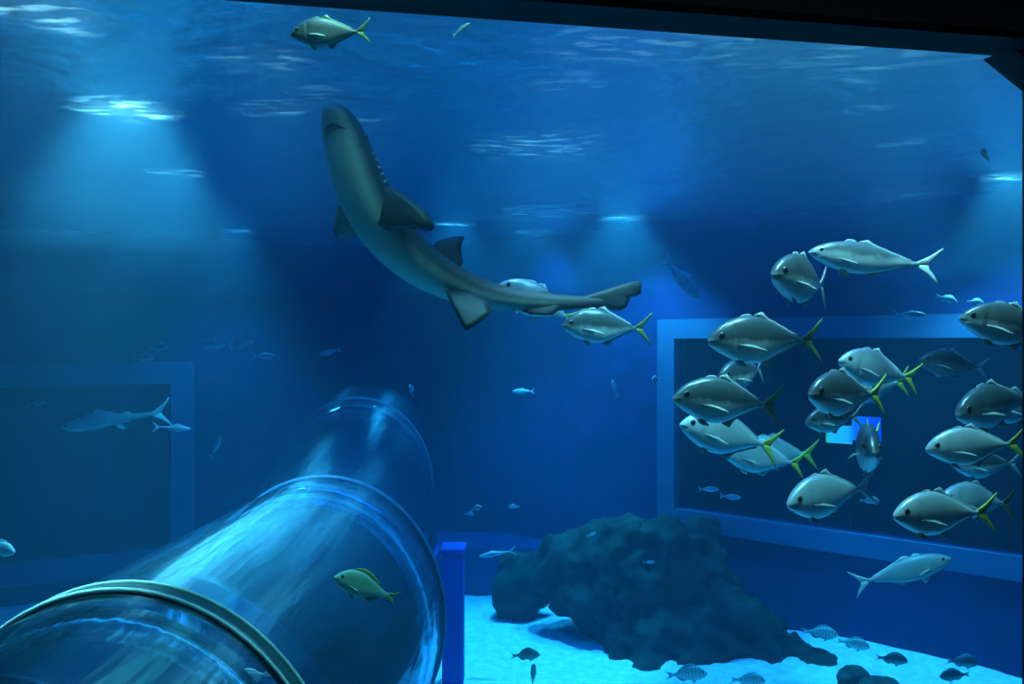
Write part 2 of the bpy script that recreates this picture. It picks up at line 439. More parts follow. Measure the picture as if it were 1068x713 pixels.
# ------------------------------------------------------------------ acrylic tunnel
def ring_pts(c, ax, r, n=72, k=.84):
    ax = ax.normalized(); up = Vector((0, 0, 1)); s = ax.cross(up).normalized(); u = s.cross(ax)
    return [c + (s * k * math.cos(2 * PI * i / n) + u * math.sin(2 * PI * i / n)) * r for i in range(n)]
def tunnel():
    R = 1.3
    P = [Vector((-1.95, 3.15, EYE - 2.51)), Vector((-1.89, 4.22, EYE - 2.51)), Vector((-1.70, 7.8, EYE - 2.51)),
         Vector((-2.27, 12.7, EYE - 2.12)), Vector((-2.42, 14.55, EYE - 2.0))]
    root = empty('acrylic_tunnel', (P[1].x, P[1].y, 0))
    inv = Matrix.Translation(-root.location)
    ax = []
    for i in range(len(P)):
        d = Vector()
        if i: d += (P[i] - P[i - 1]).normalized()
        if i < len(P) - 1: d += (P[i + 1] - P[i]).normalized()
        ax.append(d.normalized())
    for i in range(len(P) - 1):
        b = MB()
        outr = [ring_pts(P[i].lerp(P[i + 1], k / 6), ax[i].lerp(ax[i + 1], k / 6), R) for k in range(7)]
        inr = [ring_pts(P[i].lerp(P[i + 1], k / 6), ax[i].lerp(ax[i + 1], k / 6), R - .06) for k in range(6, -1, -1)]
        rings = outr + inr + [outr[0]]
        b.loft(rings, cap=False)
        o = b.build('tube_segment', M['acrylic'], root); o.data.transform(inv)
    for i, wd in ((1, .13), (2, .04), (3, .05)):
        A = ax[i]; c = P[i]
        b = MB()
        prof = [(-wd / 2, R - .02), (-wd / 2, R + .02), (wd / 2, R + .02), (wd / 2, R - .02), (-wd / 2, R - .02)]
        b.loft([ring_pts(c + A * o, A, r) for o, r in prof], cap=False)
        jr = b.build('joint_ring', M['joint'] if i == 1 else M['frame'], root); jr.data.transform(inv)
        for o_ in ((-wd / 2, wd / 2) if i == 1 else ()):
            b = MB(); rr = []
            for k in range(9):
                a = 2 * PI * k / 8
                rr.append(ring_pts(c + A * (o_ + .011 * math.cos(a)), A, R + .02 + .011 * math.sin(a)))
            b.loft(rr, cap=False)
            q = b.build('edge_bead', M['ridge'], jr); q.data.transform(inv)
    # feet the tube stands on
    for i in (1, 2, 3):
        b = MB(); c = P[i]; A = ax[i]; S = A.cross(Vector((0, 0, 1))).normalized()
        h = c.z - R * .93
        b.box(c - S * .55 - A * .15 - Vector((0, 0, c.z + .03)), S * 1.1, A * .3, Vector((0, 0, max(.08, h + .06))))
        o = b.build('cradle', M['blue'], root, False); o.data.transform(inv)
    tag(root, 'curving clear acrylic walk-through tunnel with joint rings along the tank floor', 'tunnel')
tunnel()

b = MB()
c = at(461, 713, 9.9); b.box((c.x, 9.9, -.02), (.24, 0, 0), (0, .35, 0), (0, 0, EYE - 2.40))
b.box((c.x - .02, 9.88, EYE - 2.44), (.28, 0, 0), (0, .39, 0), (0, 0, .06))
tag(b.build('support_pillar', M['blue'], smooth=False), 'deep blue upright pillar against the right side of the acrylic tunnel', 'pillar')

# ------------------------------------------------------------------ rocks
def blob(bm, c, r, seed=0):
    g = bmesh.ops.create_icosphere(bm, subdivisions=3, radius=1)
    for v in g['verts']:
        n = v.co.normalized()
        k = 1 + .22 * noise.noise(n * 1.7 + Vector((seed, 0, 0)))
        v.co = Vector(c) + Vector((n.x * r[0], n.y * r[1], n.z * r[2])) * k
def rock(name, blobs, material, voxel, disp, size, label, cat):
    bm = bmesh.new(); base = sum((Vector(c) for c, r in blobs), Vector()) / len(blobs); base.z = 0
    for i, (c, r) in enumerate(blobs): blob(bm, Vector(c) - base, r, i * 3.1)
    me = bpy.data.meshes.new(name); bm.to_mesh(me); bm.free(); me.materials.append(material)
    o = link(name, me); o.location = base
    m = o.modifiers.new('remesh', 'REMESH'); m.mode = 'VOXEL'; m.voxel_size = voxel; m.use_smooth_shade = True
    for s, k, ty in ((size, disp, 'CLOUDS'), (size * .45, disp * .7, 'VORONOI'), (size * .2, disp * .35, 'CLOUDS')):
        tx = bpy.data.textures.new(name, ty); tx.noise_scale = s
        if ty == 'CLOUDS': tx.noise_depth = 3
        d = o.modifiers.new('disp', 'DISPLACE'); d.texture = tx; d.strength = k; d.mid_level = .5; d.texture_coords = 'LOCAL'
    tag(o, label, cat)
    return o
def pb(px, py, d, rx, rz, ry=None):
    p = at(px, py, d); k = d / F
    return (p, (rx * k, (ry or rx * .6) * k, rz * k))
rock('rock_reef', [pb(700, 640, 11.6, 80, 92), pb(720, 580, 11.8, 34, 34), pb(640, 600, 11.9, 65, 62), pb(600, 588, 12.0, 42, 40),
                   pb(655, 660, 11.4, 38, 50), pb(760, 680, 11.0, 60, 65), pb(812, 712, 10.7, 46, 46), pb(838, 712, 10.55, 36, 34), pb(700, 710, 10.9, 60, 45),
                   pb(645, 650, 12.0, 28, 40)],
     M['rock'], .06, .42, .8, 'big dark algae-covered reef rock in the middle of the sand', 'rock')
rock('arch_rock', [pb(540, 622, 12.5, 26, 36), pb(530, 600, 12.6, 20, 26), pb(556, 602, 12.6, 22, 30)],
     M['rock'], .08, .2, .5, 'smaller dark rock to the left of the big reef rock, beside a sand gap', 'rock')
rock('boulder', [pb(890, 712, 9.6, 18, 18)], M['pebble'], .04, .10, .25, 'dark rounded boulder at the bottom edge, just right of the reef rock', 'rock')
rock('boulder', [pb(918, 720, 9.3, 24, 14)], M['pebble'], .04, .10, .25, 'low dark boulder cut by the bottom edge, beside the rounded boulder', 'rock')

# ------------------------------------------------------------------ fish
SHAPES = {
 'trevally': dict(
  top=[(0, 0), (.02, .035), (.06, .085), (.12, .135), (.2, .18), (.3, .215), (.42, .232), (.52, .222), (.64, .18), (.76, .122), (.87, .064), (.95, .028), (1, .022)],
  bot=[(0, -.015), (.02, -.045), (.07, -.082), (.15, -.13), (.26, -.18), (.38, -.212), (.5, -.215), (.6, -.185), (.74, -.115), (.87, -.055), (.95, -.026), (1, -.022)],
  wid=[(0, .012), (.03, .04), (.1, .068), (.22, .092), (.36, .105), (.5, .10), (.65, .074), (.82, .04), (.95, .018), (1, .012)],
  dorsal=(.48, .92, .07), anal=(.55, .92, .085), spiny=(.33, .46, .018), tail=(.20, .215), pect=.29, eye=(.115, .045, .032), pelvic=.27),
 'jack': dict(
  top=[(0, 0), (.03, .04), (.1, .08), (.2, .118), (.35, .145), (.48, .145), (.62, .12), (.78, .07), (.9, .032), (1, .018)],
  bot=[(0, -.012), (.03, -.035), (.1, -.072), (.22, -.115), (.38, -.145), (.52, -.14), (.66, -.11), (.8, -.06), (.92, -.026), (1, -.018)],
  wid=[(0, .012), (.04, .036), (.12, .06), (.28, .082), (.45, .085), (.62, .066), (.82, .034), (1, .012)],
  dorsal=(.46, .92, .05), anal=(.55, .92, .05), spiny=(.32, .44, .02), tail=(.18, .17), pect=.18, eye=(.10, .03, .02), pelvic=.28),
 'bream': dict(
  top=[(0, 0), (.03, .05), (.1, .13), (.2, .2), (.35, .235), (.5, .22), (.68, .15), (.82, .08), (.93, .045), (1, .045)],
  bot=[(0, -.02), (.05, -.07), (.15, -.13), (.3, -.175), (.45, -.18), (.62, -.14), (.8, -.075), (.93, -.045), (1, -.045)],
  wid=[(0, .015), (.05, .05), (.15, .08), (.3, .1), (.45, .095), (.65, .065), (.85, .03), (1, .012)],
  dorsal=(.25, .88, .06), anal=(.6, .88, .06), spiny=None, tail=(.16, .14), pect=.2, eye=(.12, .06, .03), pelvic=.33),
 'cobia': dict(
  top=[(0, .01), (.03, .03), (.1, .05), (.2, .075), (.32, .10), (.42, .115), (.5, .085), (.65, .055), (.8, .035), (.92, .026), (1, .022)],
  bot=[(0, -.01), (.03, -.03), (.1, -.06), (.2, -.075), (.35, -.075), (.5, -.06), (.65, -.042), (.8, -.028), (1, -.018)],
  wid=[(0, .03), (.06, .055), (.18, .075), (.35, .08), (.5, .065), (.7, .035), (.9, .018), (1, .012)],
  dorsal=(.36, .56, .035), anal=(.60, .72, .03), spiny=(.66, .75, .018), tail=(.17, .16), pect=.13, eye=(.07, .012, .012), pelvic=.55),
}
def section(S, u):
    return lerp(S['top'], u), lerp(S['bot'], u), lerp(S['wid'], u)
def bendf(bend):
    def f(p):
        u = .5 - p.x
        k = max(0, u - .25)
        return Vector((p.x + bend * bend * k * k * .35, p.y + bend * k * k, p.z))
    return f
_cache = {}
def fish_meshes(kind, bend):
    key = (kind, round(bend, 2))
    if key in _cache: return _cache[key]
    S = SHAPES[kind]; f = bendf(bend); out = {}
    us = [0, .008, .02, .04, .06, .085, .12, .16, .2, .23, .245, .26, .3, .36, .42, .48, .54, .6, .66, .72, .78, .84, .89, .93, .97, 1.0]
    n = 26; b = MB(); rings = []
    for u in us:
        t, bo, w = section(S, u)
        if u <= .001: t, bo, w = t * .5 + .006, bo * .5 - .006, w * .6
        z0 = -.012 * max(0, 1 - u * 3)
        gill = .93 if .235 < u < .27 else 1.0
        r = []
        for i in range(n):
            a = 2 * PI * i / n; c, s = math.cos(a), math.sin(a)
            y = w * math.copysign(abs(c) ** .9, c)
            z = z0 + (t - z0) * s if s >= 0 else z0 + (z0 - bo) * s
            if abs(s) < .75: y *= gill
            if u < .075 and abs(z - (z0 - .012)) < .012: y *= .72          # the mouth cleft
            r.append(f(Vector((.5 - u, y, z))))
        rings.append(r)
    b.loft(rings); out['body'] = b.v, b.f
    def fin(pts, t=.007):
        b = MB(); b.pillow([f(Vector((.5 - u, 0, z))) for u, z in pts], t, (0, 1, 0), .35); return b
    tl, th = S['tail']
    b = MB()
    for sg in (1, -1):
        e = section(S, 1)[0]
        pts = [(.965, 0), (.965, sg * e), (1.01, sg * (e + .025)), (1 + tl * .5, sg * th * .55), (1 + tl, sg * th), (1 + tl * 1.04, sg * th * .95),
               (1 + tl * .75, sg * th * .5), (1 + tl * .48, sg * th * .16), (1 + tl * .42, 0)]
        b.pillow([f(Vector((.5 - u, 0, z))) for u, z in pts], .008, (0, 1, 0), .3)
    out['tail_fin'] = b.v, b.f
    def ridge(u0, u1, h, sg, lobe=True):
        tab = S['top'] if sg > 0 else S['bot']; base = []; tip = []
        m = 9
        for k in range(m + 1):
            u = u0 + (u1 - u0) * k / m; z = lerp(tab, u)
            base.append((u, z - sg * .012))
            hh = h * (max(.22, 1 - 2.6 * (k / m)) if lobe else math.sin(PI * min(1, .12 + k / m)) ** .6 * .9 + .1)
            if k == 0: hh = h * .25
            tip.append((u + (.6 * hh if k else .0), z + sg * hh))
        b = MB(); rr = []
        for (ub, zb), (ut, zt) in zip(base, tip):
            p0 = f(Vector((.5 - ub, 0, zb))); p1 = f(Vector((.5 - min(ut, .97), 0, zt)))
            rr.append([p0 + Vector((0, .008, 0)), p1 + Vector((0, .002, 0)), p1 - Vector((0, .002, 0)), p0 - Vector((0, .008, 0))])
        b.loft(rr); return b
    lb = kind != 'bream'
    d = ridge(*S['dorsal'], 1, lb)
    out['dorsal_fin'] = d.v, d.f
    if S['spiny']:
        d = ridge(*S['spiny'], 1, False); out['spiny_fin'] = d.v, d.f
    d = ridge(*S['anal'], -1, lb); out['anal_fin'] = d.v, d.f
    L = S['pect']
    for sg, nm in ((1, 'pectoral_fin_a'), (-1, 'pectoral_fin_b')):
        u0 = .27; w = lerp(S['wid'], u0) * .9; z0 = -.03 if kind != 'cobia' else -.045
        o = Vector((.5 - u0, sg * w, z0)); A = Vector((-1, sg * .17, -.10)).normalized(); B = Vector((.05, sg * .28, -1)).normalized()
        b = MB(); b.pillow([o + A * (a * L) + B * (c * L) for a, c in ((-.04, 0), (.1, -.02), (.5, .0), (.85, .09), (1, .2), (.7, .10), (.35, .07), (.08, .07), (-.04, .06))], .005, None, .3)
        out[nm] = b.v, b.f
        uu = S['pelvic']; wz = lerp(S['bot'], uu)
        b = MB(); b.pillow([Vector((.5 - u, sg * yy, z)) for u, yy, z in ((uu, .02, wz + .02), (uu + .05, .022, wz + .015), (uu + .115, .04, wz - .05), (uu + .10, .045, wz - .068), (uu + .04, .035, wz - .04))], .004, None, .3)
        out[nm.replace('pectoral', 'pelvic')] = b.v, b.f
        eu, ez, er = S['eye']; t, bo, w = section(S, eu)
        yy = w * math.sqrt(max(.05, 1 - (ez / t) ** 2))
        b = MB(); b.ball((.5 - eu, sg * (yy - er * .22), ez), er, (1, .42, 1)); out['eye' + nm[-2:]] = b.v, b.f
        b = MB(); b.ball((.5 - eu, sg * (yy + er * .06), ez), er * .80, (1, .34, 1)); out['pupil' + nm[-2:]] = b.v, b.f  # pupil widened so the eye reads as shadowed
    _cache[key] = {k: v for k, v in out.items()}
    return _cache[key]
_me = {}
def get_mesh(kind, bend, part, m):
    key = (kind, round(bend, 2), part, m.name)
    if key not in _me:
        v, f = fish_meshes(kind, bend)[part]
        _me[key] = mesh(kind + '_' + part, v, f, m)
    return _me[key]

LAST = {}
def orient(px, py, d, ang, pitch, roll=0):
    """ang: 0 swims to the left of the photo, +90 towards us, 180 to the right."""
    a = math.radians(ang); p = math.radians(pitch)
    h = Vector((-math.cos(a) * math.cos(p), -math.sin(a) * math.cos(p), math.sin(p)))
    up = Vector((0, 0, 1)); y = up.cross(h).normalized(); z = h.cross(y)
    R = Matrix((h, y, z)).transposed()
    if roll: R = R @ Matrix.Rotation(math.radians(roll), 3, 'X')
    return R
def fish(name, kind, px, py, size, d, ang, pitch, label, skin, fin, tail=None, bend=0., roll=0, group=None, cat='fish', simple=False, eyes=True):
    """px, py: middle of the animal in the photo; size: overall length in metres."""
    S = SHAPES[kind]; SL = size / (1 + S['tail'][0])
    R = orient(px, py, d, ang, pitch, roll)
    c = at(px, py, d) + R @ Vector((S['tail'][0] / 2 * SL, 0, 0))
    sk, fn, tf = M[skin], M[fin], M[tail or fin]
    Mx = Matrix.Translation(c) @ R.to_4x4() @ Matrix.Scale(SL, 4)
    P = fish_meshes(kind, bend)
    if simple:
        v, f = [], []
        mi = []
        for k, (a, b_) in P.items():
            if k.startswith(('eye', 'pupil', 'spiny', 'pelvic')): continue
            o = len(v); v += a; f += [tuple(i + o for i in q) for q in b_]; mi += [0 if k == 'body' else 1] * len(b_)
        key = (kind, round(bend, 2), 'whole', sk.name, tf.name)
        if key not in _me:
            me = bpy.data.meshes.new(name); me.from_pydata([tuple(q) for q in v], [], f)
            me.materials.append(sk); me.materials.append(tf)
            me.polygons.foreach_set('material_index', mi)
            bm = bmesh.new(); bm.from_mesh(me); bmesh.ops.recalc_face_normals(bm, faces=bm.faces[:]); bm.to_mesh(me); bm.free()
            me.polygons.foreach_set('use_smooth', [True] * len(me.polygons)); _me[key] = me
        o = link(name, _me[key]); o.matrix_world = Mx
        tag(o, label, cat, group); return o
    root = empty(name); root.matrix_world = Mx
    tag(root, label, cat, group)
    ey = {}
    for k in P:
        if k.startswith(('eye', 'pupil')): continue
        m = sk if k == 'body' else tf if k == 'tail_fin' else M['pectfin'] if k.startswith('pectoral') else fn
        nm = k[:-2] if k.endswith(('_a', '_b')) else k
        link(nm, get_mesh(kind, bend, k, m), root)
    if eyes:
        for s in ('_a', '_b'):
            e = link('eye', get_mesh(kind, bend, 'eye' + s, M['eye']), root)
            link('pupil', get_mesh(kind, bend, 'pupil' + s, M['pupil']), e)
    return root

G = 'school of trevallies on the right'
def trev(px, py, h, d, ang, pitch, label, skin='trev', fin='greyfin', tail='olivefin', bend=0., roll=0, name='trevally', group=G, kind='trevally'):
    H = .447 if kind == 'trevally' else .29
    size = h / F * d / H * (1 + SHAPES[kind]['tail'][0])
    if px > 690 and ang < 100: ang -= .42 * math.degrees(math.atan((px - CX) / F))     # seen obliquely out there
    return fish(name, kind, px, py, size, d, ang, pitch, label, skin, fin, tail, bend, roll, group)

trev(909, 271, 33, 5.3, 12, 7, 'slim jack with pale forked tail, uppermost of the school on the right', 'jack', 'greyfin', 'palefin', .15, name='slim_jack', kind='jack')
trev(842, 293, 51, 4.9, 50, 3, 'round dark trevally turned towards us, just below the slim jack', tail='greyfin', bend=-.15)
trev(799, 355, 50, 5.0, 22, 0, 'large dark-backed trevally in side view with its tail raised, above a smaller one', tail='olivefin')
trev(779, 389, 34, 5.6, 43, -6, 'small trevally squeezed between two larger ones at the left of the school', tail='greyfin', bend=-.2)
trev(760, 419, 48, 4.8, 22, 5, 'large trevally with visible gill lines, leftmost of the school', tail='olivefin')
trev(762, 455, 44, 5.5, 20, 14, 'trevally with wide yellow tail swimming half hidden under the leftmost trevally', 'silver', tail='yellow')
trev(797, 478, 34, 6.1, 12, 9, 'bright silver trevally with yellow tail, lowest on the left of the school', 'silver', 'palefin', 'yellow')
trev(810, 472, 34, 6.7, 14, 3, 'trevally mostly hidden behind the bright silver one, only its tail clear', 'silver', 'greyfin', 'yellow')
trev(881, 411, 47, 4.7, 46, 2, 'dark round trevally facing half towards us in front of the glowing screen', tail='yellow', bend=.1)
trev(915, 386, 38, 5.5, 30, 12, 'pale silver trevally right above the dark round one', 'silver', 'palefin', 'yellow', .1)
trev(912, 402, 36, 6.1, 32, -4, 'silver trevally hidden between the dark round one and the pale silver one', 'silver', 'palefin', 'yellow')
trev(870, 437, 28, 5.6, 30, -3, 'trevally hidden under the dark round one, only its belly showing', 'trev', 'greyfin', 'greyfin')
trev(901, 466, 50, 5.1, 85, 2, 'trevally seen head-on beneath the glowing screen', tail='yellow', bend=.25)
trev(865, 515, 46, 5.0, 38, -5, 'deep silvery trevally alone at the lower middle of the school', 'silver', 'greyfin', 'palefin', .1)
trev(983, 535, 46, 4.55, 28, 1, 'large trevally with yellow tail, lowest of the school at right', 'silver', 'greyfin', 'yellow', .1)
trev(1020, 523, 38, 5.6, 30, 6, 'trevally half hidden behind the lowest yellow-tailed one', 'silver', 'greyfin', 'olivefin')
trev(1018, 465, 40, 4.8, 14, -3, 'silver trevally with clear round eye at the right edge, second from below', 'silver', 'greyfin', 'yellow')
trev(1030, 484, 30, 6.0, 22, 0, 'trevally showing only its dark belly side under the round-eyed silver one', 'trev', 'greyfin', 'greyfin')
trev(1040, 421, 46, 5.15, 36, -9, 'trevally with dark face and bright slanting pectoral fin near the right edge', tail='palefin')
trev(1062, 424, 36, 5.6, 30, 0, 'trevally cut by the right edge behind the dark-faced one', tail='greyfin')
trev(1060, 341, 44, 4.8, 10, 10, 'large trevally with bright lips cut by the right edge, above the dark one', 'trev', tail='greyfin')
trev(995, 380, 28, 6.6, 12, 7, 'very dark trevally in the gap left of the right edge', 'dark', 'greyfin', 'greyfin')  # dark skin stands in for a distant silhouette
trev(940, 596, 25, 6.4, 168, 19, 'slim pale fish swimming up to the right below the school', 'far', 'palefin', 'palefin', name='slim_jack', group=None, kind='jack')
trev(563, 317, 36, 5.95, 12, 24, 'silver trevally mostly hidden behind the tail of the shark', 'silver', 'palefin', 'yellow', group=None)
trev(633, 341, 36, 5.5, 10, 2, 'trevally swimming left just beneath the tail fin of the shark', 'trev', tail='olivefin', group=None)
trev(345, 34, 31, 4.0, 6, -4, 'dark trevally at the top edge under the window header', 'dark', 'olivefin', 'olivefin', group=None)  # unlit silhouette put into the skin colour

# the slender shark-like fish by the left window, and the fish under its tail
fish('cobia', 'cobia', 122, 437, 1.25, 10.0, 8, -8, 'slender grey-green fish with high tail in front of the left window', 'cobia', 'palefin', 'palefin', .1)
fish('remora', 'cobia', 179, 446, .46, 9.7, 172, -2, 'thin pale fish under the tail of the slender grey-green fish', 'far', 'palefin', 'palefin', simple=True)
fish('sea_bream', 'bream', -2, 572, .30, 6.2, 165, -6, 'pale bream cut by the left edge', 'far', 'greyfin', 'greyfin')
fish('green_fish', 'bream', 382, 613, .40, 5.0, 18, 24, 'olive green fish hovering in front of the acrylic tunnel', 'olive', 'olivefin', 'olivefin')
fish('sea_bream', 'bream', 262, 706, .24, 5.2, 20, -5, 'pale fish at the bottom edge inside the curve of the nearest tunnel joint', 'far', 'palefin', 'palefin', simple=True)
GB = 'breams over the sand'
fish('sea_bream', 'bream', 548, 683, .34, 9.6, 165, 8, 'greenish bream over the bright sand left of the reef rock', 'olive', 'olivefin', 'olivefin', group=GB)
fish('sea_bream', 'bream', 556, 704, .34, 9.2, 95, 60, 'dark bream seen from behind at the bottom edge over the bright sand', 'olive', 'greyfin', 'greyfin', group=GB)
fish('sea_bream', 'bream', 716, 703, .44, 9.0, 160, 10, 'pale bream in front of the foot of the reef rock', 'bream', 'greyfin', 'greyfin', group=GB)
fish('sea_bream', 'bream', 780, 709, .36, 9.0, 172, 0, 'striped bream cut by the bottom edge in front of the reef rock', 'bream', 'palefin', 'palefin', group=GB)
fish('sea_bream', 'bream', 855, 660, .44, 10.6, 168, -4, 'grey bream hovering at the edge of the right-hand sand beside the reef rock', 'bream', 'greyfin', 'palefin', group=GB)
fish('sea_bream', 'bream', 890, 671, .38, 10.2, 165, -8, 'grey bream following the first one over the right-hand sand', 'bream', 'greyfin', 'palefin', group=GB)
fish('sea_bream', 'bream', 930, 687, .36, 9.7, 175, -6, 'nearly black fish resting over the right-hand sand above the boulders', 'dark', 'greyfin', 'greyfin', group=GB)
fish('sea_bream', 'bream', 1004, 690, .36, 9.4, 178, -3, 'dim dark fish over the sand near the bottom right corner, higher of two', 'dark', 'greyfin', 'greyfin', group=GB)
fish('sea_bream', 'bream', 996, 704, .34, 9.0, 5, -3, 'dim dark fish over the sand near the bottom right corner, lower of two', 'dark', 'greyfin', 'greyfin', group=GB)

GF = 'small far fish'
FAR = [  # px, py, length px, depth, ang, pitch, label, kind
 (150, 374, 24, 11.5, 170, 4, 'small pale fish above the right part of the left window frame, lower of a pair', 'bream'),
 (166, 363, 24, 12.3, 175, 4, 'small dim fish above the left window frame, higher of a pair', 'bream'),
 (226, 360, 36, 11.2, 8, 0, 'small pale fish high on the left, first of two that touch', 'jack'),
 (251, 359, 32, 11.6, 178, 12, 'small bright fish high on the left, second of two that touch', 'jack'),
 (275, 371, 27, 12.4, 175, 0, 'dim small fish just right of the touching pair', 'jack'),
 (344, 367, 25, 11.5, 10, -14, 'small dim fish above the far ring of the tunnel', 'jack'),
 (225, 466, 17, 11.0, 150, 55, 'tiny pale fish swimming upward right of the left window frame', 'jack'),
 (429, 407, 6, 12.5, 30, 70, 'faint small fish pointing upward above the far end of the tunnel', 'bream'),
 (38, 420, 26, 12.6, 170, 3, 'faint fish inside the left window near its top edge', 'jack'),
 (711, 290, 40, 9.0, 140, -46, 'pale fish diving to the right above the middle of the tank', 'jack'),
 (949, 328, 35, 8.6, 170, -2, 'small bright fish just above the right window frame, lowest of three', 'jack'),
 (987, 312, 22, 9.0, 160, -20, 'small fish between the slim jack and the bright-lipped trevally', 'bream'),
 (1017, 315, 20, 9.0, 175, -6, 'small dim fish above the head of the bright-lipped trevally', 'bream'),
 (907, 522, 22, 8.0, 165, 0, 'blue tinted fish behind the tail of the deep silvery trevally', 'bream'),
 (519, 577, 42, 10.4, 5, -8, 'thin pale fish with trailing tail at the left of the reef rock', 'cobia'),
 (641, 405, 9, 11.5, 30, 70, 'faint upright fish above the reef rock', 'jack'),
 (684, 396, 13, 11.0, 60, 0, 'faint round fish on the left post of the right window', 'bream'),
 (739, 510, 24, 10.4, 170, 2, 'faint fish inside the right window, left of a pair', 'jack'),
 (762, 518, 25, 10.6, 175, -4, 'faint fish inside the right window, right of a pair', 'jack'),
 (546, 408, 26, 12.5, 8, 0, 'very faint fish in the deep blue middle of the tank', 'jack'),
 (497, 530, 13, 10.5, 150, 20, 'tiny fish right of the tunnel, higher of two', 'bream'),
 (489, 536, 12, 10.5, 170, 0, 'tiny fish right of the tunnel, lower of two', 'bream'),
 (536, 528, 13, 10.8, 10, 0, 'tiny fish above the left shoulder of the reef rock', 'bream'),
 (481, 31, 22, 4.4, 150, 24, 'thin fish touching the window header at the top', 'jack'),
 (1028, 162, 20, 6.5, 40, 20, 'small dark fish high near the top right corner', 'bream'),
 (617, 557, 12, 10.3, 170, 25, 'tiny pale fish in front of the top of the reef rock', 'jack'),
 (677, 586, 14, 10.3, 170, 5, 'tiny pale fish in front of the middle of the reef rock', 'jack'),
]
for px, py, L, d, ang, pit, lab, kind in FAR:
    sz = L / F * d / max(.45, abs(math.cos(math.radians(ang)) * math.cos(math.radians(pit))) + .12)
    dk = 'dim' in lab and py < 200 or 'dark' in lab
    fish('small_fish', kind, px, py, sz, d, ang, pit, lab, 'olive' if dk else 'far', 'olivefin' if dk else 'palefin', group=GF, simple=True)

